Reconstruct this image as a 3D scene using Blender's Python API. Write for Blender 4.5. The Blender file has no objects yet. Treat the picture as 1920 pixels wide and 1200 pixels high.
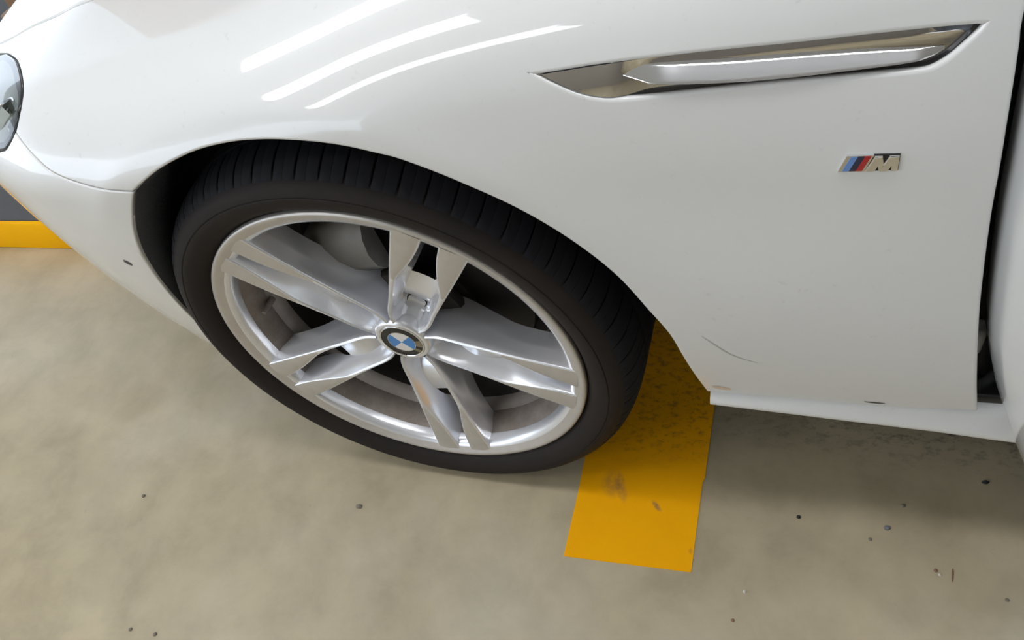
import bpy, bmesh, math, random
import numpy as np
from mathutils import Vector, Matrix, geometry

random.seed(7)
scene = bpy.context.scene
COL = scene.collection

# ------------------------------------------------------------------ camera
cam_data = bpy.data.cameras.new('camera')
cam_data.sensor_width = 36.0
cam_data.lens = 27.01
cam_data.clip_start = 0.02
cam = bpy.data.objects.new('camera', cam_data)
COL.objects.link(cam)
cam.matrix_world = Matrix(((0.94326362, -0.04697328, 0.32870541, 0.50387),
                           (0.24214021, 0.77468684, -0.58414759, -0.55074),
                           (-0.22720443, 0.63059797, 0.74210804, 1.12640),
                           (0, 0, 0, 1)))
scene.camera = cam

# ------------------------------------------------------------------ world, exposure
world = bpy.data.worlds.new('daylight')
scene.world = world
world.use_nodes = True
wb = world.node_tree.nodes['Background']
wb.inputs['Color'].default_value = (0.77, 0.87, 1.0, 1)
wb.inputs['Strength'].default_value = 3.2
vs = scene.view_settings
vs.view_transform = 'Standard'
vs.look = 'None'
vs.gamma = 1.0
vs.exposure = 0.0
vs.use_curve_mapping = False
TUBE_STRENGTH = 9.5
CEIL = 2.6

# ------------------------------------------------------------------ helpers
def tag(o, label=None, cat=None, group=None, kind=None):
    if label: o['label'] = label
    if cat: o['category'] = cat
    if group: o['group'] = group
    if kind: o['kind'] = kind
    return o

def empty(name, loc=(0, 0, 0), parent=None):
    o = bpy.data.objects.new(name, None)
    COL.objects.link(o)
    o.location = loc
    o.parent = parent
    return o

def link(name, me, parent=None):
    o = bpy.data.objects.new(name, me)
    COL.objects.link(o)
    o.parent = parent
    return o

def sharpen(me, deg=35):
    bm = bmesh.new(); bm.from_mesh(me)
    a = math.radians(deg)
    for fc in bm.faces: fc.smooth = True
    for e in bm.edges:
        if len(e.link_faces) == 2:
            e.smooth = e.calc_face_angle(0.0) < a
    bm.to_mesh(me); bm.free()

def mesh_obj(name, verts, faces, mats, parent=None, smooth=35, midx=None, fix=True):
    me = bpy.data.meshes.new(name)
    me.from_pydata([tuple(map(float, v)) for v in verts], [], [tuple(int(i) for i in f) for f in faces])
    if not isinstance(mats, (list, tuple)): mats = [mats]
    for m in mats: me.materials.append(m)
    if midx is not None: me.polygons.foreach_set('material_index', list(midx))
    me.update()
    if fix:
        bm = bmesh.new(); bm.from_mesh(me)
        bmesh.ops.recalc_face_normals(bm, faces=bm.faces)
        bm.to_mesh(me); bm.free()
    if smooth: sharpen(me, smooth)
    return link(name, me, parent)

def lathe(profile, n=128, a0=0.0, a1=2 * math.pi, closed=False):
    """profile of (radius, y) turned about the y axis; closed ring when a full turn"""
    full = abs(a1 - a0 - 2 * math.pi) < 1e-6
    m = n if full else n + 1
    V, F = [], []
    for i in range(m):
        a = a0 + (a1 - a0) * i / n
        for r, y in profile: V.append((r * math.cos(a), y, r * math.sin(a)))
    k = len(profile)
    kk = k if closed else k - 1
    for i in range(n):
        j = (i + 1) % m
        for q in range(kk):
            q2 = (q + 1) % k
            F.append((i * k + q, i * k + q2, j * k + q2, j * k + q))
    return V, F

def box(x0, x1, y0, y1, z0, z1):
    V = [(x, y, z) for x in (x0, x1) for y in (y0, y1) for z in (z0, z1)]
    F = [(0, 1, 3, 2), (4, 6, 7, 5), (0, 4, 5, 1), (2, 3, 7, 6), (0, 2, 6, 4), (1, 5, 7, 3)]
    return V, F

def bevelled_box(name, dims, mat, parent=None, bevel=0.004, seg=2):
    V, F = box(*dims)
    o = mesh_obj(name, V, F, mat, parent, smooth=0)
    bm = bmesh.new(); bm.from_mesh(o.data)
    bmesh.ops.bevel(bm, geom=bm.edges[:], offset=bevel, segments=seg, affect='EDGES', profile=0.5)
    bm.to_mesh(o.data); bm.free()
    sharpen(o.data, 40)
    return o

def prism(poly, y0, y1):
    """polygon in (x, z) between two y values"""
    n = len(poly)
    V = [(x, y0, z) for x, z in poly] + [(x, y1, z) for x, z in poly]
    F = [tuple(range(n)), tuple(range(2 * n - 1, n - 1, -1))]
    for i in range(n):
        j = (i + 1) % n
        F.append((i, j, n + j, n + i))
    return V, F

def crv(pts, n):
    """Catmull-Rom through points, n samples per span, end points kept"""
    P = [np.array(p, float) for p in pts]
    if len(P) == 2:
        return [P[0] + (P[1] - P[0]) * i / n for i in range(n + 1)]
    out = []
    for i in range(len(P) - 1):
        p1, p2 = P[i], P[i + 1]
        p0 = P[i - 1] if i else 2 * p1 - p2
        p3 = P[i + 2] if i + 2 < len(P) else 2 * p2 - p1
        for k in range(n):
            t = k / n
            out.append(.5 * ((2 * p1) + (p2 - p0) * t + (2 * p0 - 5 * p1 + 4 * p2 - p3) * t * t
                             + (3 * p1 - p0 - 3 * p2 + p3) * t ** 3))
    out.append(P[-1])
    return out

def resample(pts, step):
    P = np.array(pts, float)
    d = np.r_[0, np.cumsum(np.linalg.norm(np.diff(P, axis=0), axis=1))]
    n = max(2, int(round(d[-1] / step)) + 1)
    s = np.linspace(0, d[-1], n)
    return np.stack([np.interp(s, d, P[:, k]) for k in range(P.shape[1])], 1)

# ------------------------------------------------------------------ materials
def mat(name, color=(.8, .8, .8), rough=.5, metal=0.0, coat=0.0, coat_rough=.03, **kw):
    m = bpy.data.materials.new(name); m.use_nodes = True
    b = m.node_tree.nodes['Principled BSDF']
    b.inputs['Base Color'].default_value = (*color, 1)
    b.inputs['Roughness'].default_value = rough
    b.inputs['Metallic'].default_value = metal
    b.inputs['Coat Weight'].default_value = coat
    b.inputs['Coat Roughness'].default_value = coat_rough
    for k, v in kw.items(): b.inputs[k.replace('_', ' ')].default_value = v
    return m

def nd(m, typ, **kw):
    n = m.node_tree.nodes.new(typ)
    for k, v in kw.items(): setattr(n, k, v)
    return n

def noise(m, scale, detail=4, rough=.55, vec=None, dist=0.0):
    n = nd(m, 'ShaderNodeTexNoise')
    n.inputs['Scale'].default_value = scale; n.inputs['Detail'].default_value = detail
    n.inputs['Roughness'].default_value = rough; n.inputs['Distortion'].default_value = dist
    if vec is not None: m.node_tree.links.new(vec, n.inputs['Vector'])
    return n.outputs['Fac']

def ramp(m, fac, stops):
    r = nd(m, 'ShaderNodeValToRGB')
    el = r.color_ramp.elements
    while len(el) < len(stops): el.new(.5)
    for e, (p, c) in zip(el, stops):
        e.position = p; e.color = (*c, 1) if len(c) == 3 else c
    m.node_tree.links.new(fac, r.inputs['Fac'])
    return r.outputs['Color']

def mix(m, fac, a, b, mode='MIX'):
    n = nd(m, 'ShaderNodeMix', data_type='RGBA', blend_type=mode)
    L = m.node_tree.links
    for sock, v in ((n.inputs[0], fac), (n.inputs[6], a), (n.inputs[7], b)):
        if hasattr(v, 'is_linked'): L.new(v, sock)
        elif isinstance(v, (int, float)): sock.default_value = v
        else: sock.default_value = (*v, 1)
    return n.outputs[2]

def mth(m, op, a, b=0.0, clamp=False):
    n = nd(m, 'ShaderNodeMath', operation=op, use_clamp=clamp)
    for i, v in enumerate((a, b)):
        if hasattr(v, 'is_linked'): m.node_tree.links.new(v, n.inputs[i])
        else: n.inputs[i].default_value = v
    return n.outputs[0]

def setc(m, sock): m.node_tree.links.new(sock, m.node_tree.nodes['Principled BSDF'].inputs['Base Color'])
def setr(m, sock): m.node_tree.links.new(sock, m.node_tree.nodes['Principled BSDF'].inputs['Roughness'])
def bump(m, fac, strength=.2, dist=.002):
    n = nd(m, 'ShaderNodeBump'); n.inputs['Strength'].default_value = strength; n.inputs['Distance'].default_value = dist
    m.node_tree.links.new(fac, n.inputs['Height'])
    m.node_tree.links.new(n.outputs['Normal'], m.node_tree.nodes['Principled BSDF'].inputs['Normal'])
def coords(m, scale=(1, 1, 1), which='Object', rot=0.0):
    t = nd(m, 'ShaderNodeTexCoord'); p = nd(m, 'ShaderNodeMapping')
    p.inputs['Scale'].default_value = scale; p.inputs['Rotation'].default_value = (0, 0, rot)
    m.node_tree.links.new(t.outputs[which], p.inputs['Vector'])
    return p.outputs['Vector']
def blob(m, cx, cy, rx, ry, ang=0.0, soft=.5):
    """soft elliptical stain mask in object xy, 1 inside"""
    t = nd(m, 'ShaderNodeTexCoord'); p = nd(m, 'ShaderNodeMapping', vector_type='TEXTURE')
    p.inputs['Location'].default_value = (cx, cy, 0); p.inputs['Rotation'].default_value = (0, 0, ang)
    p.inputs['Scale'].default_value = (rx, ry, 1000)
    m.node_tree.links.new(t.outputs['Object'], p.inputs['Vector'])
    l = nd(m, 'ShaderNodeVectorMath', operation='LENGTH'); m.node_tree.links.new(p.outputs['Vector'], l.inputs[0])
    return mth(m, 'SUBTRACT', 1 / soft, mth(m, 'DIVIDE', l.outputs['Value'], soft), clamp=True)

M = {}
# white car paint with a faint film of dust
M['paint'] = p = mat('white_paint', (.80, .80, .78), .38, coat=1.0, coat_rough=.025)
v = coords(p)
setc(p, mix(p, ramp(p, noise(p, 90, 3, .6, v), [(.66, (0, 0, 0)), (.80, (.30, .30, .30))]), (.745, .745, .735), (.48, .46, .43)))
M['jamb'] = mat('white_jamb_paint', (.70, .70, .68), .4, coat=.4, coat_rough=.1)
M['chrome'] = mat('chrome', (.86, .86, .87), .05, 1.0)
M['silver'] = p = mat('silver_wheel_paint', (.70, .71, .74), .24, .55, coat=.8, coat_rough=.06)
v = coords(p)
setc(p, mix(p, ramp(p, noise(p, 16, 5, .7, v), [(.58, (0, 0, 0)), (.88, (.4, .4, .4))]), (.84, .85, .89), (.50, .45, .40)))
M['face'] = p = mat('dull_silver_face', (.52, .50, .47), .42, .55, coat=.25, coat_rough=.15)
v = coords(p)
setc(p, mix(p, noise(p, 30, 5, .7, v), (.64, .62, .59), (.50, .46, .42)))
M['barrel'] = p = mat('dusty_rim_barrel', (.34, .28, .24), .55, .35)
v = coords(p)
setc(p, mix(p, noise(p, 22, 6, .75, v), (.46, .41, .37), (.11, .07, .05)))
M['ridge'] = p = mat('dirty_silver_ridge', (.5, .46, .42), .4, .6)
setc(p, mix(p, noise(p, 26, 5, .7, coords(p)), (.60, .57, .54), (.30, .24, .19)))
M['inner'] = mat('dark_inner_barrel', (.045, .036, .030), .6, .3)  # one dark tone shared by the inner barrel and the mounting pad
M['rubber'] = p = mat('tyre_rubber', (.022, .020, .019), .72, Specular_IOR_Level=.22)
v = coords(p)
setc(p, mix(p, noise(p, 18, 5, .7, v), (.013, .0108, .0105), (.026, .019, .0155)))
bump(p, noise(p, 400, 2, .5, v), .15, .001)
M['tread'] = p = mat('tread_rubber', (.018, .018, .02), .78, Specular_IOR_Level=.2)
v = coords(p, which='Object')
setc(p, mix(p, noise(p, 60, 4, .7, v), (.009, .009, .0115), (.021, .021, .025)))
M['liner'] = p = mat('black_arch_liner', (.02, .022, .028), .55)
v = coords(p)
setc(p, mix(p, noise(p, 25, 5, .7, v), (.035, .038, .048), (.075, .080, .098)))
bump(p, noise(p, 260, 2, .5, v), .3, .002)
M['black'] = mat('black_plastic', (.012, .012, .013), .35)
M['dark_metal'] = p = mat('brake_iron', (.045, .040, .037), .5, .7)
M['shield'] = mat('dust_shield', (.035, .034, .036), .6, .3)
M['caliper'] = p = mat('grey_caliper', (.30, .29, .27), .55, .35)
setc(p, mix(p, noise(p, 40, 4, .6, coords(p)), (.26, .25, .225), (.17, .155, .14)))
M['blue'] = mat('roundel_blue', (.03, .23, .60), .3, coat=.6)
M['white'] = mat('roundel_white', (.80, .78, .74), .35, coat=.5)
M['worn'] = mat('worn_brass', (.30, .26, .18), .5, .5)
M['stripe_light'] = mat('badge_light_blue', (.13, .27, .60), .25, coat=.8)
M['stripe_dark'] = mat('badge_dark_blue', (.010, .016, .06), .25, coat=.8)
M['stripe_red'] = mat('badge_red', (.42, .012, .02), .25, coat=.8)
M['scuff'] = mat('grey_scuff', (.52, .51, .48), .6)
M['under'] = mat('dark_grey_underbody', (.07, .07, .07), .7)
M['rust'] = mat('rust_stain', (.66, .52, .38), .7)
M['dark_spot'] = mat('dark_chip', (.06, .055, .05), .6)
M['lens'] = mat('headlight_lens', (.95, .97, .97), .02, Transmission_Weight=1.0, IOR=1.35)
M['reflector'] = mat('headlight_reflector', (.62, .65, .62), .22, .9)
M['pale'] = mat('pale_lamp_body', (.36, .39, .35), .35)

# floor concrete
M['concrete'] = p = mat('polished_concrete', (.4, .38, .33), .42)
v = coords(p)
n1 = noise(p, 1.6, 6, .6, v, .4); n2 = noise(p, 9, 6, .65, v, .2); n3 = noise(p, 55, 3, .6, v)
c1 = ramp(p, n1, [(.30, (.412,.340,.216)), (.50, (.485,.412,.278)), (.70, (.545,.485,.368))])
c2 = ramp(p, n2, [(.32, (.80, .80, .80)), (.62, (1.0, 1.0, 1.0)), (.80, (1.05, 1.05, 1.03))])
base = mix(p, 1.0, c1, c2, 'MULTIPLY')
base = mix(p, ramp(p, n3, [(.68, (0, 0, 0)), (.78, (.25, .25, .25))]), base, (.20, .18, .15))
# old tyre marks, a band of dark speckle running along the parked car
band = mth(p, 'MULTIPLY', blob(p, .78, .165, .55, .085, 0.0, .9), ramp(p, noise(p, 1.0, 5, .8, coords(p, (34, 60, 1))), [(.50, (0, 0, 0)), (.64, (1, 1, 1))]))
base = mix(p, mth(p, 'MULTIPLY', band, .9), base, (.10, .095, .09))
setc(p, base)
setr(p, ramp(p, n2, [(.3, (.34, .34, .34)), (.7, (.50, .50, .50))]))
bump(p, noise(p, 130, 4, .6, v), .06, .002)

# yellow road paint
M['yellow'] = p = mat('yellow_floor_paint', (.9, .40, .002), .6, Specular_IOR_Level=.08)
v = coords(p)
y0 = mix(p, noise(p, 12, 5, .6, v), (.985, .46, .0005), (.90, .385, .001))
dirt = mth(p, 'MULTIPLY', ramp(p, noise(p, 1.0, 6, .75, coords(p, (60, 85, 1))), [(.50, (0, 0, 0)), (.66, (1, 1, 1))]),
           blob(p, .32, .24, .26, .20, 0.0, .35))
y1 = mix(p, mth(p, 'MULTIPLY', dirt, .62), y0, (.20, .09, .03))
for (bx, by, rx, ry, an, k) in ((.276, .005, .010, .032, .35, .55), (.262, .010, .022, .030, .2, .35), (.336, -.020, .005, .013, .75, .85), (.395, -.085, .004, .006, 0, .5)):
    y1 = mix(p, mth(p, 'MULTIPLY', mth(p, 'MULTIPLY', blob(p, bx, by, rx, ry, an, .6), k), ramp(p, noise(p, 70, 3, .7, v), [(.3, (.2, .2, .2)), (.6, (1, 1, 1))])), y1, (.25, .13, .07))
setc(p, y1)
M['kerb'] = p = mat('yellow_kerb_paint', (.90, .44, .004), .6, Specular_IOR_Level=.08)
setc(p, mix(p, noise(p, 14, 4, .6, coords(p)), (.98, .50, .002), (.90, .42, .002)))
M['asphalt'] = p = mat('grey_walkway', (.09, .09, .095), .8)
setc(p, mix(p, noise(p, 30, 5, .7, coords(p)), (.105, .105, .11), (.070, .070, .074)))
M['wall'] = mat('beige_wall', (.24, .21, .17), .8)
M['ceiling'] = mat('ceiling_paint', (.72, .74, .78), .8)
M['brown'] = p = mat('brown_pillar', (.30, .17, .08), .6)
setc(p, mix(p, noise(p, 8, 4, .6, coords(p, (1, 1, .15))), (.34, .20, .10), (.22, .12, .06)))
M['lampbody'] = mat('white_lamp_body', (.75, .75, .75), .5)
M['tube'] = p = mat('fluorescent_tube', (1, 1, 1), .5)
b = p.node_tree.nodes['Principled BSDF']
b.inputs['Emission Color'].default_value = (.97, .985, 1.0, 1)
b.inputs['Emission Strength'].default_value = TUBE_STRENGTH
# ------------------------------------------------------------------ the setting
V, F = box(-9, 9, -7, 9, -.10, 0)
floor = tag(mesh_obj('floor', V, F, M['concrete'], smooth=0), 'grey beige polished concrete floor', kind='structure')
V, F = box(-9, 9, -7, 9, CEIL, CEIL + .1)
tag(mesh_obj('ceiling', V, F, M['ceiling'], smooth=0), 'pale ceiling above the parked car', kind='structure')
V, F = box(5.0, 5.2, -7, 9, 0, CEIL)
tag(mesh_obj('added_wall_right', V, F, M['wall'], smooth=0), 'unseen beige wall added behind the car', kind='structure')  # unseen wall, put in to darken and warm the right side
V, F = box(-1.8, 9, -4.2, -4.0, 0, CEIL)
tag(mesh_obj('added_wall_front', V, F, M['wall'], smooth=0), 'unseen beige wall added facing the side of the car', kind='structure')  # unseen wall, added to hold back daylight; its left end sets how much enters

# yellow paint on the floor
poly = [(.207, -.122), (.2085, -.02), (.2075, .10), (.2095, .20), (.210, .62), (.412, .62), (.409, .25), (.4075, .18), (.4045, .05), (.4045, .038), (.4015, .030), (.400, -.05), (.399, -.117)]
V = [(x, y, 0.0) for x, y in poly] + [(x, y, .0012) for x, y in poly]
n = len(poly)
F = [tuple(range(n))[::-1], tuple(range(n, 2 * n))] + [(i, (i + 1) % n, n + (i + 1) % n, n + i) for i in range(n)]
tag(mesh_obj('floor_marking', V, F, M['yellow'], smooth=0), 'bright yellow painted strip on the concrete under the white car', 'floor marking')

# kerb and walkway in front of the car
k = tag(empty('kerb', (-2.6, .50, 0)), 'low yellow painted kerb with dark grey walkway in front of the car', 'kerb')
o = bevelled_box('kerb_edge', (-1.6, 1.62, 0, .014, 0, .092), M['kerb'], k, .005)
o = bevelled_box('walkway', (-1.6, 1.62, .014, 2.2, .0, .092), M['asphalt'], k, .004)
pl = tag(empty('pillar', (-2.05, 1.62, .092)), 'brown square pillar beyond the car nose', 'pillar')
bevelled_box('shaft', (-.10, .28, -.14, .2, .0, CEIL - .092), M['brown'], pl, .015)
bevelled_box('plinth', (-.13, .31, -.17, .23, .0, .10), M['brown'], pl, .01)

# ceiling lamps: batten body with one glowing tube each
def tube_lamp(x, y, ang, length, label, rad=.16):
    t = tag(empty('tube_lamp', (x, y, CEIL)), label, 'lamp', 'fluorescent tubes on the ceiling')
    t.rotation_euler = (0, 0, ang)
    h = length / 2
    bevelled_box('batten', (-h - .03, h + .03, -.15, .15, -.06, 0), M['lampbody'], t, .006)
    ns = 12                                    # half-round glowing diffuser under the batten
    Vt = [(s, rad * math.cos(math.pi * i / (ns - 1)), -.062 - rad * .25 * math.sin(math.pi * i / (ns - 1))) for s in (-h, h) for i in range(ns)]
    Ft = [(i, (i + 1) % ns, ns + (i + 1) % ns, ns + i) for i in range(ns)] + [tuple(range(ns)), tuple(range(2 * ns - 1, ns - 1, -1))]
    mesh_obj('diffuser', Vt, Ft, M['tube'], t)
    for s in (-1, 1):
        bevelled_box('end_cap', (s * h - .012, s * h + .012, -.163, .163, -.106, -.055), M['lampbody'], t, .004)
LAMPS = []
LROWS = ((.92, 'over the car'), (-.22, 'nearest the car side'), (-1.30, 'second from the car side'), (-2.44, 'farthest from the car side'))
LCOLS = ((-1.56, 'ahead of the wheel'), (.55, 'added above the fender'), (2.66, 'added behind the door'))
for row, where in LROWS:
    for col, along in LCOLS:
        if (row < -1 and col > 0) or (row > 0 and col < 0): continue  # lamps above the fender and behind the door are added to brighten the floor
        LAMPS.append((col, row, 0.0, 1.38, 'white ceiling tube lamp %s, row %s' % (along, where)))

for L in LAMPS: tube_lamp(*L)

# ------------------------------------------------------------------ body surface of the car
def sst(a,b,x):
    t=np.clip((x-a)/(b-a),0,1); return t*t*(3-2*t)
WZ=.345
def y_side(x,z):
    u=np.maximum(-.236-x,0)
    plan=.81*u**2+40*np.maximum(-.62-x,0)**3
    k=sst(.15,-.15,x); up=np.maximum(z-.66,0)
    y=-.026+plan+.55*np.maximum(.5-z,0)**2*(1-k)+.264*np.maximum(.736-z,0)**2*k+.8284*up**2
    # wheel-arch flare standing proud of the fender above it
    rho=np.sqrt(x*x+(z-WZ)**2)
    d=rho-.405
    hinge=.5*(d+np.sqrt(d*d+.006**2))
    back=sst(.7894,-.0636,x)*sst(-.40,-.2,x)
    return y+.0237*(1-np.exp(-hinge/.071))*back*sst(.50,.66,z)
def z_top(x,y):
    return .8286+.2442*x+.10*(.5*((-x-.16)+np.sqrt((-x-.16)**2+.02)))-.25*np.maximum(-x-.35,0)**2+.1499*(y-.2)-.10*np.maximum(y-.2,0)**2-.0145*np.maximum(x,0)**2
def rad(x): return .0961+.0381*sst(.086,.4017,x)
def G(x,y,z):
    """>0 inside the car body"""
    a=y-y_side(x,z); b=z_top(x,y)-z; r=rad(x)
    da=np.maximum(r-a,0); db=np.maximum(r-b,0)
    return np.where((a<r)&(b<r), r-np.sqrt(da*da+db*db), np.minimum(a,b))
YC,ZC=.55,.38
def S(x,phi):
    """body surface point: ray in the section plane from (x,YC,ZC), phi from outward horizontal up"""
    x=np.asarray(x,float);phi=np.asarray(phi,float)
    lo=np.zeros_like(x+phi);hi=lo+.75
    cy,sz=-np.cos(phi),np.sin(phi)
    for _ in range(40):
        m=(lo+hi)/2; g=G(x,YC+m*cy,ZC+m*sz)>0
        lo=np.where(g,m,lo);hi=np.where(g,hi,m)
    m=(lo+hi)/2
    return np.stack([x+0*m,YC+m*cy,ZC+m*sz],-1)
def phi_of(P): return np.arctan2(P[...,2]-ZC,YC-P[...,1])


def y_at(x, z):
    """side of the body: y where the surface lies at given x, z"""
    lo, hi = -.2, .35
    for _ in range(40):
        m_ = (lo + hi) / 2
        if G(x, m_, z) > 0: hi = m_
        else: lo = m_
    return (lo + hi) / 2

def nrm(P):
    e = 2e-4
    x, y, z = P[:, 0], P[:, 1], P[:, 2]
    n = -np.stack([G(x + e, y, z) - G(x - e, y, z), G(x, y + e, z) - G(x, y - e, z), G(x, y, z + e) - G(x, y, z - e)], 1)
    return n / np.linalg.norm(n, axis=1)[:, None]

PS = .6
def to_param(pts):
    P = np.array(pts, float)
    return np.stack([P[:, 0], phi_of(P) * PS], 1)

def in_poly(pts, poly):
    x, y = pts[:, 0][:, None], pts[:, 1][:, None]
    px, py = poly[:, 0][None], poly[:, 1][None]
    qx, qy = np.roll(px, -1, 1), np.roll(py, -1, 1)
    c = ((py > y) != (qy > y)) & (x < (qx - px) * (y - py) / np.where(qy == py, 1e-12, qy - py) + px)
    return c.sum(1) % 2 == 1

def edge_dist(pts, poly):
    a = poly[None]; b = np.roll(poly, -1, 0)[None]
    p_ = pts[:, None]; d = b - a
    t = np.clip(((p_ - a) * d).sum(2) / np.maximum((d * d).sum(2), 1e-12), 0, 1)
    return np.linalg.norm(p_ - a - t[..., None] * d, axis=2).min(1)

def outline(segs, step=.006):
    """closed outline in parameter space from smooth segments of 3D points"""
    out = []
    for s in segs:
        q = resample(crv(to_param(s), 8), step)
        out.append(q[:-1])
    return np.concatenate(out)

def shrink(poly, d):
    """move a closed 2D outline inwards by d"""
    a = np.roll(poly, 1, 0); b = np.roll(poly, -1, 0)
    t = b - a; t /= np.maximum(np.linalg.norm(t, axis=1), 1e-9)[:, None]
    n_ = np.stack([-t[:, 1], t[:, 0]], 1)
    area = (poly[:, 0] * np.roll(poly[:, 1], -1) - np.roll(poly[:, 0], -1) * poly[:, 1]).sum()
    return poly + n_ * d * (1 if area > 0 else -1)

def triangulate(outer, holes, step, extra=()):
    lo, hi = outer.min(0), outer.max(0)
    gx = np.arange(lo[0], hi[0], step)
    pts = []
    for j, yy in enumerate(np.arange(lo[1], hi[1], step * .87)):
        pts.append(np.stack([gx + (j % 2) * step / 2, np.full(len(gx), yy)], 1))
    pts = np.concatenate(pts)
    k = in_poly(pts, outer)
    pts = pts[k]
    pts = pts[edge_dist(pts, outer) > step * .55]
    for h in holes:
        pts = pts[~in_poly(pts, h)]
        pts = pts[edge_dist(pts, h) > step * .55]
    for e_ in extra:
        d = np.linalg.norm(pts[:, None] - e_[None], axis=2).min(1)
        pts = pts[d > step * .5]
    loops = [outer] + list(holes)
    allp, edges, off = [], [], 0
    for l in loops:
        allp.append(l); n_ = len(l)
        edges += [(off + i, off + (i + 1) % n_) for i in range(n_)]; off += n_
    for e_ in extra:
        allp.append(e_); n_ = len(e_)
        edges += [(off + i, off + i + 1) for i in range(n_ - 1)]; off += n_
    allp.append(pts)
    A = np.concatenate(allp)
    r = geometry.delaunay_2d_cdt([Vector(p_) for p_ in A], edges, [], 0, 1e-7)
    vs_ = np.array([tuple(v_) for v_ in r[0]]); tri = [tuple(f_) for f_ in r[2]]
    cen = np.array([vs_[list(t)].mean(0) for t in tri])
    ok = in_poly(cen, outer)
    for h in holes: ok &= ~in_poly(cen, h)
    return vs_, [t for t, o_ in zip(tri, ok) if o_], loops

def panel(name, outer, material, parent, holes=(), step=.010, proud=0.0, flange=.006, roll=.003, hole_roll=None, thick=None):
    """trimmed piece of the body skin with rounded, turned-in edges"""
    vs_, tri, loops = triangulate(outer, holes, step)
    P = S(vs_[:, 0], vs_[:, 1] / PS); N = nrm(P)
    P = P + N * proud
    V = [tuple(p_) for p_ in P]; NN = [tuple(n_) for n_ in N]
    F = list(tri)
    # orient triangles outwards
    F = [t if np.dot(np.cross(P[t[1]] - P[t[0]], P[t[2]] - P[t[0]]), N[t[0]]) > 0 else (t[0], t[2], t[1]) for t in F]
    for li, l in enumerate(loops):
        w = roll if li == 0 or hole_roll is None else hole_roll
        grow = shrink(l, -w) if li == 0 else shrink(l, w)
        rings = [(l, 0.0, 0), (l + (grow - l) * .7, -w * .3, .45), (grow, -w, 1.0), (grow, -w - flange, 1.0)]
        base = []
        for (q, dep, tilt) in rings:
            b0 = len(V)
            Q = S(q[:, 0], q[:, 1] / PS); NQ = nrm(Q)
            Qg = S(grow[:, 0], grow[:, 1] / PS); Ql = S(l[:, 0], l[:, 1] / PS)
            out = Qg - Ql; out /= np.maximum(np.linalg.norm(out, axis=1), 1e-9)[:, None]
            Q = Q + NQ * (proud + dep)
            a = tilt * math.pi / 2
            nn = NQ * math.cos(a) + out * math.sin(a)
            V += [tuple(q_) for q_ in Q]; NN += [tuple(n_) for n_ in nn]
            base.append(b0)
        m_ = len(l)
        area = (l[:, 0] * np.roll(l[:, 1], -1) - np.roll(l[:, 0], -1) * l[:, 1]).sum()
        for a_, b_ in zip(base[:-1], base[1:]):
            for i in range(m_):
                j = (i + 1) % m_
                f_ = (a_ + i, b_ + i, b_ + j, a_ + j)
                F.append(f_ if (area > 0) == (li == 0) else f_[::-1])
    me = bpy.data.meshes.new(name)
    me.from_pydata(V, [], F)
    me.materials.append(material)
    me.polygons.foreach_set('use_smooth', [True] * len(F))
    me.normals_split_custom_set_from_vertices(NN)
    me.update()
    return link(name, me, parent)

car = tag(empty('car', (0, 0, 0)), 'white car parked on the concrete floor with its front wheel and fender in view', 'car')

# outlines on the body, metres in car space
ARCH = [(-0.2071, -0.0244, 0.6602), (-0.18, -0.0238, 0.6751), (-0.1451, -0.0218, 0.6921), (-0.0927, -0.0191, 0.7104), (-0.0412, -0.0188, 0.7203), (0.0059, -0.0203, 0.7234), (0.0538, -0.0223, 0.7211), (0.0926, -0.0233, 0.715), (0.1244, -0.0241, 0.7062), (0.1542, -0.0248, 0.696), (0.202, -0.0257, 0.6704), (0.2566, -0.0259, 0.6339), (0.3033, -0.0259, 0.5906), (0.3423, -0.026, 0.5403), (0.3712, -0.0256, 0.4833), (0.384, -0.0248, 0.4562), (0.392, -0.0234, 0.4332), (0.4023, -0.0193, 0.3895), (0.4119, -0.0137, 0.3505), (0.4225, -0.0063, 0.3107)]
ARCH_FRONT = [(-0.2071, -0.0244, 0.6602), (-0.2280, -0.0233, 0.6359), (-0.2555, -0.0207, 0.6000), (-0.2770, -0.0165, 0.5660), (-0.2940, -0.0122, 0.5310), (-0.3155, -0.0031, 0.4720), (-0.3380, 0.0134, 0.3934), (-0.3555, 0.0334, 0.3150), (-0.3600, 0.0470, 0.2600), (-0.3540, 0.0550, 0.2250), (-0.3400, 0.0600, 0.1980)]
SEAM = [(-0.3929, 0.0312, 0.7102), (-0.3605, 0.0077, 0.6938), (-0.3301, -0.0068, 0.6763), (-0.2894, -0.0156, 0.6666), (-0.2455, -0.0233, 0.6629), (-0.2071, -0.0244, 0.6602)]
LAMP_EDGE = [(-0.5256, 0.1898, 0.7289), (-0.4716, 0.1554, 0.7357), (-0.417, 0.1057, 0.739), (-0.3945, 0.0795, 0.7378), (-0.386, 0.0587, 0.7312), (-0.3873, 0.0416, 0.7204), (-0.3929, 0.0312, 0.7102)]
LAMP_LOW = [(-0.3929, 0.0312, 0.7102), (-0.4055, 0.0266, 0.7005), (-0.4243, 0.0248, 0.6892), (-0.4384, 0.0276, 0.6849), (-0.5, 0.05, 0.665), (-0.6, 0.105, 0.648), (-0.72, 0.25, 0.63)]
HOOD_LINE = [(0.66, 0.155, 0.975), (0.4, 0.175, 0.915), (0.1, 0.2, 0.85), (-0.12, 0.22, 0.815), (-0.3759, 0.2361, 0.7656), (-0.4383, 0.2298, 0.7535), (-0.5, 0.2309, 0.7408), (-0.5568, 0.2274, 0.7269), (-0.66, 0.2473, 0.7)]
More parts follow.
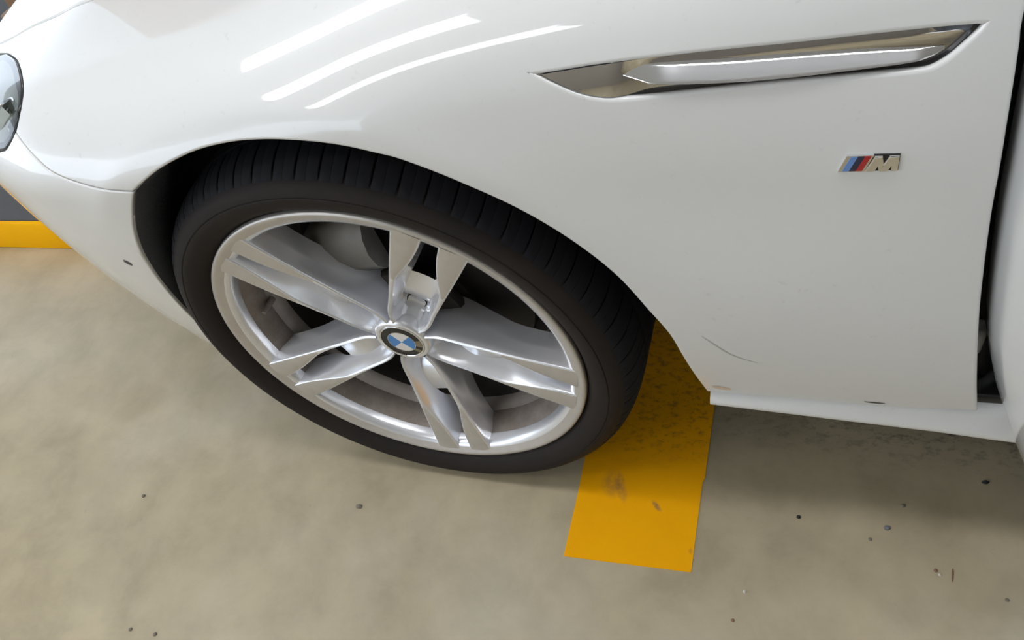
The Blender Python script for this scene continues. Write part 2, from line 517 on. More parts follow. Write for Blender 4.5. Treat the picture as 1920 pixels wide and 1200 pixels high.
REAR = [(0.7158, -0.007, 0.314), (0.6969, -0.0209, 0.4038), (0.6804, -0.026, 0.4949), (0.6703, -0.0255, 0.567), (0.6631, -0.0247, 0.6294), (0.6593, -0.0244, 0.6738), (0.6558, -0.0222, 0.7126), (0.6531, -0.0182, 0.7466), (0.6507, -0.013, 0.7772), (0.6493, -0.0092, 0.7948), (0.65, 0.01, 0.87), (0.66, 0.155, 0.975)]
BOTTOM = [(.4225, -.0063, .3107), (.4702, -.0061, .3096), (.5191, -.0057, .308), (.5973, -.0051, .3049), (.6564, -.0058, .3084), (.7158, -.007, .314)]
GILL_TOP = [(0.2893, -0.0015, 0.771), (0.3252, -0.0012, 0.7745), (0.3574, -0.0014, 0.7778), (0.4305, -0.0037, 0.7838), (0.5008, -0.0062, 0.788), (0.5511, -0.0073, 0.7913), (0.5948, -0.0081, 0.7938), (0.6222, -0.0086, 0.7946), (0.6308, -0.009, 0.794)]
GILL_REAR = [(0.6308, -0.009, 0.794), (0.6269, -0.0107, 0.7858), (0.6148, -0.0132, 0.771), (0.6061, -0.0144, 0.763), (0.5967, -0.015, 0.7579), (0.583, -0.0149, 0.7564)]
GILL_LOW = [(0.583, -0.0149, 0.7564), (0.5474, -0.0141, 0.7541), (0.4708, -0.0123, 0.749), (0.4034, -0.0111, 0.7435), (0.3676, -0.0105, 0.7418), (0.3494, -0.01, 0.743), (0.3314, -0.0089, 0.7481), (0.3137, -0.0068, 0.7567), (0.3004, -0.0044, 0.7638), (0.2893, -0.0015, 0.771)]

gill_hole = outline([GILL_TOP, GILL_REAR, GILL_LOW], .004)
fender_out = outline([BOTTOM, REAR, HOOD_LINE, [HOOD_LINE[-1], LAMP_EDGE[0]], LAMP_EDGE, SEAM, ARCH])
panel('fender', shrink(fender_out, .0035), M['paint'], car, holes=[gill_hole], step=.009, hole_roll=.0035)

FRONT = [(-.72, .25, .63), (-.82, .45, .45), (-.82, .45, .22)]
UNDER = [(-.82, .45, .22), (-.6, .16, .20), (-.45, .09, .196), (-.39, .068, .194), (-.34, .060, .198)]
bump_out = outline([LAMP_LOW, FRONT, UNDER, ARCH_FRONT[::-1], SEAM[::-1]])
panel('bumper', shrink(bump_out, .0022), M['paint'], car, step=.011, flange=.005, roll=.0022)

HOOD_FRONT = [(-.66, .2473, .70), (-.70, .38, .67), (-.74, .50, .66)]
hood_out = outline([HOOD_LINE[::-1], [(.66, .155, .975), (.66, .32, 1.0), (.66, .53, 1.0)], [(.66, .53, 1.0), (0, .53, .85), (-.74, .50, .66)], HOOD_FRONT[::-1]], .012)
panel('hood', shrink(hood_out, .0065), M['paint'], car, step=.016)

lamp_out = outline([LAMP_EDGE, LAMP_LOW, [LAMP_LOW[-1], (-.66, .235, .69)], [(-.66, .235, .69), LAMP_EDGE[0]]], .006)
hl = panel('headlight', shrink(lamp_out, .004), M['lens'], car, step=.010, flange=.006)
panel('bezel', shrink(lamp_out, .002), M['pale'], hl, step=.012, proud=-.050, flange=.004)
panel('seal', shrink(lamp_out, .001), M['black'], hl, holes=[shrink(lamp_out, .010)], step=.006, proud=-.0045, flange=.012, roll=.0008)
for (fx, fz, rr) in ((-.440, .700, .026), (-.515, .690, .036), (-.60, .668, .036)):
    yy = y_at(fx, fz) + .052
    Vr, Fr = lathe([(rr, 0), (rr * .96, .004), (rr * .7, .020), (rr * .3, .030), (.002, .032)], 28)
    o = mesh_obj('reflector', Vr, Fr, M['reflector'], hl); o.location = (fx, yy - .028, fz); o.rotation_euler = (.35, 0, -.55)
pts = [(-.405, .716), (-.425, .699), (-.447, .690), (-.47, .685)]
Vb, Fb = [], []
for (fx, fz) in pts:
    yy = y_at(fx, fz)
    Vb += [(fx, yy + .008, fz), (fx - .010, yy + .012, fz + .016), (fx - .012, yy + .03, fz + .014), (fx, yy + .03, fz)]
for i in range(len(pts) - 1):
    for q in range(4): Fb.append((i * 4 + q, i * 4 + (q + 1) % 4, i * 4 + 4 + (q + 1) % 4, i * 4 + 4 + q))
mesh_obj('light_guide', Vb, Fb, M['pale'], hl)

# rocker panel under fender and door
xs = np.linspace(.427, 2.4, 40)
V, F = [], []
prof = [(.012, .322), (-.0035, .308), (-.0065, .3055), (-.0110, .3030), (-.0135, .2990), (-.0132, .2935), (-.0085, .2880), (.003, .2845), (.02, .282), (.09, .278), (.09, .33), (.03, .33)]
for x in xs:
    dz = -.078 * (min(x, .95) - .43)
    sill = sst(.71, .745, x)
    for k_, (y, z) in enumerate(prof):
        zz = z + dz * (1 if 3 <= k_ <= 9 else .15)
        V.append((x, y + (.006 * sill if k_ in (0, 1, 2) else 0) - .002 * sill * (3 <= k_ <= 6), zz - (.004 * sill if k_ in (0, 1, 2) else 0)))
k_ = len(prof)
for i in range(len(xs) - 1):
    for q in range(k_): F.append((i * k_ + q, i * k_ + (q + 1) % k_, i * k_ + k_ + (q + 1) % k_, i * k_ + k_ + q))
F += [tuple(range(k_)), tuple(range((len(xs) - 1) * k_, len(xs) * k_))]
mesh_obj('rocker_panel', V, F, M['paint'], car, smooth=50)

# ------------------------------------------------------------------ chrome side vent trim
gill = empty('side_vent', (0, 0, 0), car)
def xz(pts): return np.array([(p_[0], p_[2]) for p_ in pts])
g_top = np.array(crv(xz(GILL_TOP), 10)); g_rear = np.array(crv(xz(GILL_REAR), 10)); g_low = np.array(crv(xz(GILL_LOW), 10))
g_out = resample(np.concatenate([g_top, g_rear[1:], g_low[1:]]), .004)[:-1]
g_out = shrink(g_out, .0045)
BL_T = np.array(crv([(0.359, 0.7679), (0.3659, 0.7723), (0.388, 0.7733), (0.4303, 0.7731), (0.4607, 0.7731), (0.5126, 0.7748), (0.5633, 0.7748), (0.6058, 0.7736)], 8))
BL_B = np.array(crv([(0.359, 0.7666999999999999), (0.3694, 0.7608), (0.3868, 0.7566), (0.4041, 0.7545), (0.4707, 0.7548), (0.5469, 0.76), (0.5923, 0.7644), (0.6058, 0.7701)], 8))
blade = np.concatenate([BL_T, BL_B[::-1]])
def zt_at(x): return np.interp(x, BL_T[:, 0], BL_T[:, 1])
def zb_at(x): return np.interp(x, BL_B[:, 0], BL_B[:, 1])
gu = g_top[np.argsort(g_top[:, 0])]; gl = np.concatenate([g_low, g_rear]); gl = gl[np.argsort(gl[:, 0])]
def gill_off(x, z):
    """inset of the chrome base (positive into the car)"""
    t = np.interp(x, gu[:, 0], gu[:, 1]); b = np.interp(x, gl[:, 0], gl[:, 1])
    h = max(t - b, .003)
    s = np.clip((t - z) / h, 0, 1)
    edge = .0045 * math.exp(-((s - 0) / .07) ** 2)      # rolled upper edge
    dish = .0075 * sst(.36, .40, x) * sst(.0, .42, s)
    return .0015 + edge + dish
vs_, tri, _ = triangulate(g_out, [], .004)
V = [(x, y_at(x, z) + gill_off(x, z), z) for x, z in vs_]
n0 = len(V)
V += [(x, y_at(x, z) + .018, z) for x, z in g_out]
# rim wall
F = list(tri)
o = mesh_obj('trim_plate', V[:n0], F, M['chrome'], gill, smooth=60)
Vs, Fs = [], []
m_ = len(g_out)
big = shrink(g_out, -.0045)
for (q, d) in ((g_out, .004), (g_out, .016), (big, .018), (big, .006)):
    Vs += [(x, y_at(x, z) + d, z) for x, z in q]
for r_ in range(3):
    for i in range(m_):
        j = (i + 1) % m_
        Fs.append((r_ * m_ + i, r_ * m_ + j, (r_ + 1) * m_ + j, (r_ + 1) * m_ + i))
mesh_obj('trim_gap', Vs, Fs, M['black'], gill, smooth=0)
# raised blade: its upper face looks up, its lower edge stands proud
nb = 120
V, F = [], []
xs = BL_T[0, 0] + (BL_T[-1, 0] - BL_T[0, 0]) * (1 - np.cos(np.linspace(0, math.pi, nb))) / 2
sec = [(-.06, .0092), (0.0, .0078), (.03, .0071), (.20, .0048), (.40, .0020), (.60, -.0008), (.80, -.0036), (.90, -.0050), (.955, -.0054), (.99, -.0050), (1.01, -.0036), (1.0, .001), (.96, .008)]
for x in xs:
    t, b = zt_at(x), zb_at(x)
    w_ = min((t - b) / .019, 1.0)
    t -= .0028 * w_; b += .0046 * w_
    if t - b < .0008: t, b = (t + b) / 2 + .0004, (t + b) / 2 - .0004
    full = sst(BL_T[0, 0], BL_T[0, 0] + .055, x) * sst(BL_T[-1, 0] + .001, BL_T[-1, 0] - .02, x)
    for s_, off in sec:
        z = t + (b - t) * s_
        yb = y_at(x, z)
        V.append((x, yb + .0085 + (off - .0085) * w_ * (.45 + .55 * full), z))
k_ = len(sec)
for i in range(nb - 1):
    for q in range(k_ - 1): F.append((i * k_ + q, i * k_ + q + 1, i * k_ + k_ + q + 1, i * k_ + k_ + q))
F += [tuple(range(k_)), tuple(range((nb - 1) * k_, nb * k_))]
o = mesh_obj('blade', V, F, M['chrome'], gill, smooth=50)

# ------------------------------------------------------------------ badge on the fender
bx0, bz0 = .5436, .6742
badge = empty('badge', (bx0, y_at(.565, .682), bz0), car)
badge.rotation_euler = (0, -.025, 0)
H = .0152
def slab(name, pts, y0, y1, m_, smooth=0):
    Vp, Fp = prism(pts, y0, y1)
    return mesh_obj(name, Vp, Fp, m_, badge, smooth=smooth)
sl = .0062
slab('backplate', [(-.0008, -.0006), (.0192, -.0006), (.0192 + sl, H + .0006), (-.0008 + sl, H + .0006)], -.0016, .002, M['chrome'])
for nm, m_, a, b in (('light_blue_stripe', 'stripe_light', .0026, .0076), ('dark_blue_stripe', 'stripe_dark', .0076, .0128), ('red_stripe', 'stripe_red', .0128, .0176)):
    slab(nm, [(a, .0005), (b, .0005), (b + sl * .94, H - .0003), (a + sl * .94, H - .0003)], -.0021, .0, M[m_])
Mp = [(.0195, 0), (.0195 + sl, H), (.0315, H), (.0328, .0075), (.0366, H), (.0436, H), (.0436, 0), (.0388, 0), (.0388, .0052), (.0362, 0), (.0300, 0), (.0290, .0052), (.0264, 0)]
slab('letter_shade', [(.0188, -.0006), (.0188 + sl, H + .0006), (.0442, H + .0006), (.0442, -.0006)], -.0010, .002, M['dark_metal'])  # added dark plate, stands in for the shading around the letter
o = slab('letter', Mp, -.0034, .002, M['chrome'])
bm = bmesh.new(); bm.from_mesh(o.data)
bmesh.ops.bevel(bm, geom=[e for e in bm.edges if abs(e.verts[0].co.y + .0034) < 1e-5 and abs(e.verts[1].co.y + .0034) < 1e-5], offset=.0007, segments=2, affect='EDGES')
bm.to_mesh(o.data); bm.free()

# ------------------------------------------------------------------ small marks on the skin
def mark(name, pts, width, m_, label=None, h=.0003):
    """thin ribbon lying on the body through (x, z) points"""
    c_ = resample(crv(pts, 6), .004)
    Vm, Fm = [], []
    n_ = len(c_)
    for i, (x, z) in enumerate(c_):
        a_, b_ = c_[max(i - 1, 0)], c_[min(i + 1, n_ - 1)]
        t = (b_ - a_) / max(np.linalg.norm(b_ - a_), 1e-9)
        w = width * (.25 + .75 * math.sin(math.pi * (i + .5) / n_))
        for s_ in (-1, 1):
            X, Z = x - t[1] * w * s_ / 2, z + t[0] * w * s_ / 2
            Vm.append((X, y_at(X, Z) - h, Z))
    for i in range(n_ - 1): Fm.append((2 * i, 2 * i + 1, 2 * i + 3, 2 * i + 2))
    o_ = mesh_obj(name, Vm, Fm, m_, car, smooth=60)
    if label: o_['label'] = label
    return o_
mark('scratch', [(.424, .4462), (.4385, .4290), (.4513, .4146), (.4665, .4040), (.4825, .3975)], .0022, M['scuff'], 'long curved grey scratch')
mark('rust_stain', [(.4300, .3290), (.4420, .3260), (.4520, .3240)], .009, M['rust'], 'pale rust stain')
mark('paint_chip', [(.600, .3175), (.611, .3165), (.622, .3168)], .004, M['dark_spot'], 'dark paint chip')
mark('sensor_hole', [(-.3440, .5205), (-.3387, .5169), (-.3335, .5133)], .011, M['dark_spot'], 'small dark parking sensor hole')  # parking sensor opening drawn as a dark ribbon
o = mark('clip', [(-.2925, .5480), (-.2945, .5390), (-.2985, .5310)], .004, M['jamb'], 'small pale chip'); 

# ------------------------------------------------------------------ wheel arch liner and under structure
arch = np.concatenate([np.array(crv(ARCH_FRONT[::-1], 6)), np.array(crv(ARCH, 6))[1:], np.array([[.4295, -.001, .28], [.433, .004, .262]])])
V, F = [], []
depths = [.005, .02, .06, .12, .22, .34]
nA = len(arch)
cen = np.array([0, .345])
for d_i, d in enumerate(depths):
    for (x, y, z) in arch:
        q = np.array([x, z]) - cen; q /= np.linalg.norm(q)
        fr = sst(-.12, -.22, x)
        g = .002 + .010 * sst(.06, .16, d) - fr * np.interp(d, [.005, .02, .06, .12], [.003, .008, .013, .0])
        V.append((x + q[0] * g, y + d, z + q[1] * g))
for d_i in range(len(depths) - 1):
    for i in range(nA - 1): F.append((d_i * nA + i, d_i * nA + i + 1, (d_i + 1) * nA + i + 1, (d_i + 1) * nA + i))
mesh_obj('arch_liner', V, F, M['liner'], car)
poly = [(x, z) for x, y, z in np.array([V[4 * nA + i] for i in range(nA)])]
poly = [(x * .999, z) for x, z in poly]
V, F = prism(poly, .42, .44)
mesh_obj('inner_wing', V, F, M['black'], car, smooth=0)
V, F = box(.44, 2.4, .06, 1.75, .20, .262); mesh_obj('underbody_light_block', V, F, M['under'], car, smooth=0)  # unseen slab, added to block light under the car
V, F = box(-.62, -.42, .30, 1.5, .20, .24); mesh_obj('front_light_block', V, F, M['black'], car, smooth=0)  # unseen slab, added to block light under the nose
V, F = box(.46, .70, .06, 1.75, .262, .78); mesh_obj('bulkhead', V, F, M['black'], car, smooth=0)
V, F = box(-.55, .46, .46, 1.75, .262, .62); mesh_obj('engine_bay_light_block', V, F, M['black'], car, smooth=0)  # unseen dark box, added to stop light leaking through the body
V, F = box(.70, 2.4, .30, 1.75, .262, .80); mesh_obj('cabin_floor', V, F, M['black'], car, smooth=0)
# hinge pillar seen in the open door gap
V = []; F = []
hz = np.linspace(.30, .90, 16)
for z in hz:
    xe = np.interp(z, [r_[2] for r_ in REAR[:10]], [r_[0] for r_ in REAR[:10]])
    V += [(xe - .03, .030, z), (xe + .012, .034, z), (xe + .05, .075, z), (xe + .06, .20, z)]
for i in range(len(hz) - 1):
    for q in range(3): F.append((i * 4 + q, i * 4 + q + 1, i * 4 + 5 + q, i * 4 + 4 + q))
mesh_obj('hinge_pillar', V, F, M['shield'], car)
bevelled_box('gap_shade_strip', (.694, 2.3, .0045, .06, .312, .327), M['black'], car, .004, 3)  # dark strip added over the rocker top to darken the open door gap
hg = bevelled_box('door_hinge', (.690, .706, .014, .045, .385, .425), M['jamb'], car, .006, 3)

# ------------------------------------------------------------------ open front door
door = empty('door', (.715, .012, .30), car)
dv = np.array([math.cos(math.radians(-75)), math.sin(math.radians(-75))])
dn = np.array([dv[1], -dv[0]])                # outer skin faces forward
us = [-.030, -.026, -.016, -.004, .01, .03, .08, .16, .3, .5, .8, 1.1]
inset = [.048, .036, .0225, .0125, .0065, .002, -.004, -.009, -.015, -.02, -.022, -.02]
zs = np.r_[np.linspace(.298, .34, 5), np.linspace(.38, .93, 16)]
V, F = [], []
for iz, z in enumerate(zs):
    lean = np.interp(z, [r_[2] for r_ in REAR[:10]], [r_[0] for r_ in REAR[:10]]) - .7158
    tuck = .55 * max(.5 - z, 0) ** 2 + (.010 * (1 - sst(.298, .312, z)))
    for u, ins in zip(us, inset):
        p_ = np.array([lean * 1.0, 0]) + dv * u - dn * (ins + tuck * 1.0)
        V.append((p_[0], p_[1], z - .30))
k_ = len(us)
for i in range(len(zs) - 1):
    for q in range(k_ - 1): F.append((i * k_ + q, i * k_ + q + 1, i * k_ + k_ + q + 1, i * k_ + k_ + q))
o = mesh_obj('outer_skin', V, F, M['paint'], door, smooth=70)
m2 = o.modifiers.new('thickness', 'SOLIDIFY'); m2.thickness = .055; m2.offset = 1 if False else -1
# ------------------------------------------------------------------ front wheel
HUB = (0, 0, .335)
STEER = math.radians(-1.36)
def at_hub(o):
    o.location = HUB; o.rotation_euler = (0, 0, STEER); return o

# rim: polished lip, dusty barrel
lip = [(.2625, .016), (.2705, .010), (.2717, .005), (.2714, .001), (.2700, -.0012), (.2670, -.0016), (.2640, -.0004), (.2600, .0018), (.2545, .0042), (.2500, .0068), (.2472, .0105), (.2455, .016), (.2440, .024)]
bar = [(.2440, .024), (.2410, .032), (.2370, .042), (.2345, .052), (.2335, .060), (.2310, .066), (.2270, .072), (.2245, .082), (.2235, .10), (.2250, .14), (.2290, .175), (.2360, .195), (.2480, .203), (.2640, .206), (.2700, .212)]
V, F = lathe(lip, 180)
MI = ([0] * 8 + [1] * (len(lip) - 9)) * 180
rim = at_hub(mesh_obj('wheel_rim', V, F, [M['face'], M['silver']], car, smooth=50, midx=MI))
rim['label'] = 'dull silver alloy wheel rim'
for nm, i0, i1, m_, lb in (('barrel', 0, 5, 'barrel', 'rim barrel brown with brake dust'), ('barrel_ridge', 4, 8, 'ridge', None), ('inner_barrel', 7, 15, 'inner', None)):
    V, F = lathe(bar[i0:i1], 180)
    o = mesh_obj(nm, V, F, M[m_], rim, smooth=50)
    if lb: o['label'] = lb

# one double spoke, lofted along the radius; axis along +z, face towards -y
ST = {  # radius: face outer x, face inner x, face y, outer foot x, foot y, valley half width, valley y
    .036: (.0205, .0180, .0240, 0.0240, 0.0600, .0100, .0300),
    .050: (.0275, .0242, .0232, 0.0320, 0.0720, .0150, .0560),
    .066: (.0305, .0270, .0218, 0.0348, 0.0740, .0180, .0600),
    .085: (.0312, .0276, .0198, 0.0358, 0.0690, .0185, .0450),
    .105: (.0325, .0288, .0176, 0.0370, 0.0610, .0185, .0380),
    .130: (.0348, .0305, .0148, 0.0392, 0.0510, .0175, .0390),
    .155: (.0372, .0300, .0118, 0.0415, 0.0405, .0145, .0440),
    .180: (.0398, .0232, .0090, 0.0442, 0.0355, .0120, .0520),
    .205: (.0422, .0172, .0066, 0.0466, 0.0330, .0106, .0520),
    .230: (.0445, .0132, .0046, 0.0488, 0.0320, .0100, .0500),
    .250: (.0465, .0118, .0030, 0.0508, 0.0320, .0098, .0480),
    .258: (.0475, .0115, .0020, 0.0518, 0.0320, .0098, .0460)}
rk = sorted(ST)
tab = np.array([ST[r_] for r_ in rk])
rs = np.array(resample(np.array(rk)[:, None], .0040))[:, 0]
stations = np.stack([np.interp(rs, rk, tab[:, j]) for j in range(7)], 1)
for _ in range(4):   # soften the kinks of the table
    stations[1:-1] = .25 * stations[:-2] + .5 * stations[1:-1] + .25 * stations[2:]
V, F, MI = [], [], []
for r_, (xo, xi, yf, xb, yb, vw, yv) in zip(rs, stations):
    vw = min(vw, xi - .003); xb = min(xb, r_ * .7245)
    xb = max(xb, xo + .002)
    half = [(xb - .003, yb + .026), (xb, yb)]
    # concave flank from foot to the rounded edge of the face
    for t in (.2, .4, .6, .8):
        half.append((xb + (xo + .0016 - xb) * (1 - (1 - t) ** 1.35), yb + (yf + .0040 - yb) * t ** 1.12))
    for g in (0, 30, 60, 90):      # rounded outer edge
        half.append((xo - .0012 + .0026 * math.cos(math.radians(g)), yf + .0026 - .0026 * math.sin(math.radians(g))))
    half.append(((xo + xi) / 2, yf - .0004))
    for g in (90, 50, 10):
        half.append((xi + .0012 - .0024 * math.cos(math.radians(g)), yf + .0024 - .0024 * math.sin(math.radians(g))))
    for t in (.25, .5, .75, 1.0):
        half.append((xi - .0014 + (vw - xi + .0014) * (1 - (1 - t) ** 1.2), yf + .0028 + (yv - yf - .0028) * t))
    half.append((vw * .55, yv + .0010)); half.append((0, yv + .0014))
    row = half + [(-x, y) for x, y in half[-2::-1]]
    for x, y in row: V.append((x, y, r_))
k_ = len(row)
hn = len(half)
for i in range(len(rs) - 1):
    for q in range(k_ - 1):
        mid = q if q < hn - 1 else k_ - 2 - q
        rm = (rs[i] + rs[i + 1]) / 2
        if mid >= hn - 3 and .142 < rm < .2425: continue      # the open slot
        F.append((i * k_ + q, i * k_ + q + 1, i * k_ + k_ + q + 1, i * k_ + k_ + q))
        MI.append(1 if (mid in (9, 10) and rm > .150) else 0)
spoke_ob = mesh_obj('spoke', V, F, [M['silver'], M['face']], rim, smooth=55, midx=MI)
A0 = 60.4
for i in range(5):
    o = spoke_ob if i == 0 else link('spoke', spoke_ob.data, rim)
    o.rotation_euler = (0, -math.radians(A0 + 72 * i - 90), 0)
# hub disc with rounded shoulder, pockets read as the valleys of the spokes
V, F = lathe([(.0005, .0262), (.0325, .0262), (.0345, .0235), (.0375, .0232), (.0405, .0248), (.0425, .030), (.0435, .05), (.044, .07)], 90)
o = mesh_obj('hub', V, F, M['silver'], rim, smooth=45)
V, F = lathe([(.0435, .070), (.070, .072), (.082, .076), (.084, .085), (.080, .095), (.0005, .10)], 60)
mesh_obj('mounting_pad', V, F, M['inner'], rim, smooth=45)
for i in range(5):
    a = math.radians(A0 + 72 * i)
    Vb, Fb = lathe([(.0150, .0400), (.0140, .0380), (.0128, .0400), (.0120, .056)], 24)
    o = mesh_obj('bolt_seat', Vb, Fb, M['dark_metal'], rim, smooth=45); o.location = (.060 * math.cos(a), .018, .060 * math.sin(a))  # dark colour paints in the shade of the bolt recess
    Vb, Fb = lathe([(.0004, .0445), (.0060, .0445), (.0075, .0460), (.0078, .056)], 6)
    o = mesh_obj('wheel_bolt', Vb, Fb, M['dark_metal'], rim, smooth=30); o.location = (.060 * math.cos(a), .016, .060 * math.sin(a))
# centre cap: chrome ring, black ring with worn patch, four quadrants
V, F, MI = [], [], []
def ring_cells(r0, r1, y0, y1, n, pick):
    for i in range(n):
        a, b = 2 * math.pi * i / n, 2 * math.pi * (i + 1) / n
        s_ = len(V)
        for (r_, y, t) in ((r0, y0, a), (r1, y1, a), (r1, y1, b), (r0, y0, b)):
            V.append((r_ * math.cos(t), y, r_ * math.sin(t)))
        F.append((s_, s_ + 1, s_ + 2, s_ + 3)); MI.append(pick(math.degrees((a + b) / 2)))
def quad(d): return 2 if int(((d + 45 - 4) % 360) // 90) % 2 else 1
ring_cells(.0002, .0205, .0222, .0228, 72, lambda d: 1 + (int(((d + 45 + 4) % 360) // 90) % 2))
ring_cells(.0205, .0212, .0226, .0226, 72, lambda d: 3)
def worn(d):
    d = (d + 180) % 360 - 180
    return 4 if (-52 < d < -34 or -22 < d < 8) else 0
ring_cells(.0212, .0312, .0228, .0234, 72, worn)
ring_cells(.0312, .0322, .0228, .0222, 72, lambda d: 3)
ring_cells(.0322, .0332, .0222, .0226, 72, lambda d: 3)
ring_cells(.0332, .0336, .0226, .027, 72, lambda d: 3)
o = mesh_obj('center_cap', V, F, [M['black'], M['blue'], M['white'], M['chrome'], M['worn']], rim, smooth=60, midx=MI)
o['label'] = 'round cap with blue and white quarters in a black ring'
# tyre valve
Vv, Fv = lathe([(.0004, 0), (.0035, .0005), (.004, .004), (.004, .014), (.0048, .016), (.0048, .03)], 16)
o = mesh_obj('valve', Vv, Fv, M['barrel'], rim); a = math.radians(173); o.location = (.228 * math.cos(a), .034, .228 * math.sin(a))

# tyre carcass
def flat(V):   # the contact patch stands flat on the floor
    return [(x, y, max(z, -.3349 + .0)) for x, y, z in V]
prof = [(.2600, .0125), (.2660, .0090), (.2722, .0060), (.2760, .0010), (.2800, -.0045), (.2865, -.0090), (.2950, -.0125), (.3010, -.0138), (.3028, -.0136), (.3036, -.0124), (.3046, -.0124), (.3056, -.0132), (.3110, -.0122), (.3170, -.0088), (.3212, -.0045), (.3240, .0000), (.3270, .0065), (.3300, .0150), (.3325, .030), (.3335, .055), (.3340, .1075), (.3335, .16), (.331, .19), (.326, .211), (.318, .224), (.305, .230), (.29, .227), (.276, .216), (.27, .209), (.262, .205)]
V, F = lathe(prof, 240)
tyre = at_hub(mesh_obj('tyre', flat(V), F, M['rubber'], car, smooth=40))
tyre['label'] = 'black low profile tyre with worn tread'
# circumferential ribs
for (ya, yb) in ((.0605, .0930), (.1000, .1300), (.1370, .1640), (.1710, .2020)):
    V, F = lathe([(.328, ya), (.3393, ya + .0006), (.3400, ya + .002), (.3402, (ya + yb) / 2), (.3400, yb - .002), (.3393, yb - .0006), (.328, yb)], 200)
    mesh_obj('tread_rib', flat(V), F, M['tread'], tyre, smooth=40)
# shoulder blocks, sliced by cross grooves
NB = 68
pitch = 2 * math.pi / NB
bp = [(.3205, -.0062), (.3238, -.0022), (.3278, .0030), (.3318, .0105), (.3352, .0200), (.3378, .0320), (.3390, .0440), (.3396, .0530)]
def block_mesh(nm, frac0, frac1):
    V, F = [], []
    cols = [frac0, frac0 + .025, (frac0 + frac1) / 2, frac1 - .025, frac1]
    lift = [-.0008 if frac0 < .1 else -.0002, 0, .0001, 0, -.0002 if frac0 < .1 else -.0008]
    for c_, lf in zip(cols, lift):
        for k2, (r_, y) in enumerate(bp):
            a = pitch * (c_ + .20 * (y / .05) ** 1.3 if y > 0 else c_)
            grow = lf if k2 > 0 else -.0030
            V.append(((r_ + grow) * math.cos(a), y, (r_ + grow) * math.sin(a)))
        for k2, (r_, y) in enumerate(bp):
            a = pitch * (c_ + .20 * (y / .05) ** 1.3 if y > 0 else c_)
            V.append(((r_ - .008) * math.cos(a), y + .002, (r_ - .008) * math.sin(a)))
    n_ = len(bp)
    for i in range(len(cols) - 1):
        for q in range(n_ - 1): F.append((i * 2 * n_ + q, i * 2 * n_ + q + 1, (i + 1) * 2 * n_ + q + 1, (i + 1) * 2 * n_ + q))
        F.append((i * 2 * n_ + n_ - 1, i * 2 * n_ + 2 * n_ - 1, (i + 1) * 2 * n_ + 2 * n_ - 1, (i + 1) * 2 * n_ + n_ - 1))
    for i in (0, len(cols) - 1):
        for q in range(n_ - 1): F.append((i * 2 * n_ + q, i * 2 * n_ + q + 1, i * 2 * n_ + n_ + q + 1, i * 2 * n_ + n_ + q))
    return V, F
V, F = block_mesh('tread_block', .035, .528)
b1 = mesh_obj('tread_block', V, F, M['tread'], tyre, smooth=40)
V, F = block_mesh('tread_block', .536, .965)
b2 = mesh_obj('tread_block', V, F, M['tread'], tyre, smooth=40)
for i in range(NB):
    deg = (360 * i / NB) % 360
    if 248 < deg < 290: continue          # pressed into the contact patch
    for b_ in (b1, b2):
        o = b_ if i == 0 else link('tread_block', b_.data, tyre)
        o.rotation_euler = (0, -pitch * i, 0)

# brake behind the spokes
V, F = lathe([(.0005, .100), (.075, .100), (.085, .104), (.085, .112), (.172, .112), (.174, .114), (.174, .138), (.172, .140), (.10, .140)], 96)
at_hub(mesh_obj('brake_disc', V, F, M['dark_metal'], car, smooth=35))
V, F = lathe([(.06, .150), (.17, .150), (.196, .146), (.198, .150), (.196, .156), (.06, .158)], 72, math.radians(-40), math.radians(100))
sh = at_hub(mesh_obj('dust_shield', V, F, M['shield'], car, smooth=35))
# caliper: curved block hugging the disc, with two bosses
V, F = lathe([(.092, .086), (.098, .074), (.115, .062), (.140, .057), (.165, .062), (.184, .076), (.190, .096), (.190, .150), (.178, .158), (.178, .100), (.172, .092), (.110, .092)], 24, math.radians(94), math.radians(140), closed=True)
kk = 12
F += [tuple(range(kk)), tuple(range(24 * kk, 25 * kk))]
cal = at_hub(mesh_obj('brake_caliper', V, F, M['caliper'], car, smooth=40))
cal['label'] = 'pale grey brake caliper behind the spokes'
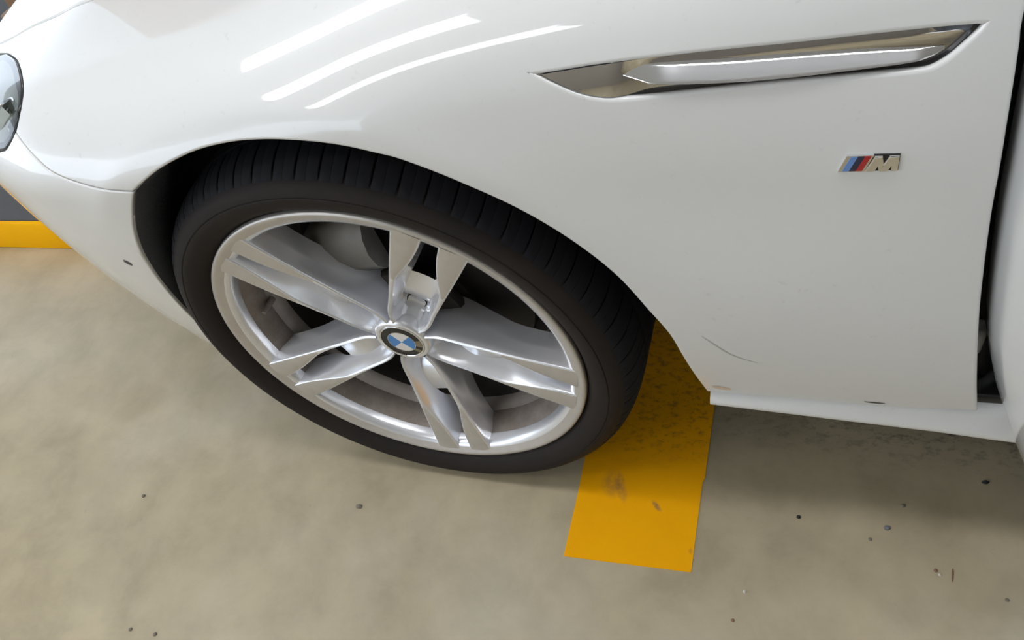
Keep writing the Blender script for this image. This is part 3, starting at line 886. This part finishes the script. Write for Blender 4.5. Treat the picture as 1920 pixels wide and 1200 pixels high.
# ------------------------------------------------------------------ grit on the floor
def grit(x, y, r_, color, label, cat='pebble', stretch=1.0, ang=0.0):
    V, F = lathe([(.0003, 0), (.5, .0), (.9, .18), (1.0, .40), (.8, .72), (.4, .92), (.0003, 1.0)], 9)
    rnd = random.Random(int(x * 1e4) ^ int(y * 1e4))
    V = [(vx * r_ * stretch * rnd.uniform(.85, 1.15), vz * r_ * rnd.uniform(.85, 1.15), vy * r_ * 1.1) for vx, vy, vz in V]
    nm = 'grit_' + color
    if nm not in M:
        cols = dict(black=(.02, .02, .022), grey=(.16, .16, .18), brown=(.22, .12, .07), pale=(.62, .58, .5), dun=(.19, .17, .13))
        M[nm] = mat(nm, cols[color], .7)
    o = mesh_obj({'pebble': 'pebble', 'twig': 'twig'}[cat], V, F, M[nm], None, smooth=60)
    o.location = (x, y, 0); o.rotation_euler = (0, 0, ang)
    return tag(o, label, cat, 'grit on the concrete floor')
grit(.544, -.009, .0032, 'black', 'black pebble on the concrete, nearest the yellow strip')
grit(.663, -.009, .0036, 'grey', 'bluish grey pebble on the concrete below the fender edge', stretch=1.3, ang=.6)
grit(.640, -.030, .0024, 'dun', 'small dun pebble just left of and below the bluish grey one')
grit(.721, -.063, .0026, 'brown', 'reddish brown pebble beside a pale crumb near the twig')
grit(.7255, -.068, .0024, 'pale', 'pale crumb touching the reddish brown pebble')
grit(.741, -.066, .0013, 'brown', 'thin brown twig lying on the concrete, right of the pebbles', 'twig', 8.0, 1.45)
grit(.802, -.090, .0026, 'dun', 'dark dun pebble at the far right of the floor, low in the picture')
grit(.475, -.133, .0024, 'pale', 'pale crumb just right of the end of the yellow strip')
grit(.462, -.176, .0024, 'brown', 'brown pebble below the end of the yellow strip')
grit(.685, .029, .0030, 'dun', 'dun pebble in the edge of the shade under the fender')
grit(.795, .081, .0034, 'black', 'black crumb in the shade by the door bottom', stretch=1.6, ang=.2)
grit(-.611, -.130, .0036, 'dun', 'lone dun pebble on the bare floor left of the wheel')
grit(-.165, -.090, .0042, 'dun', 'dun speck on the floor below the wheel', stretch=1.5)
grit(-.488, -.357, .0032, 'dun', 'left one of two dark pebbles at the bottom edge of the picture')
grit(-.437, -.356, .0034, 'dun', 'right one of two dark pebbles at the bottom edge of the picture')
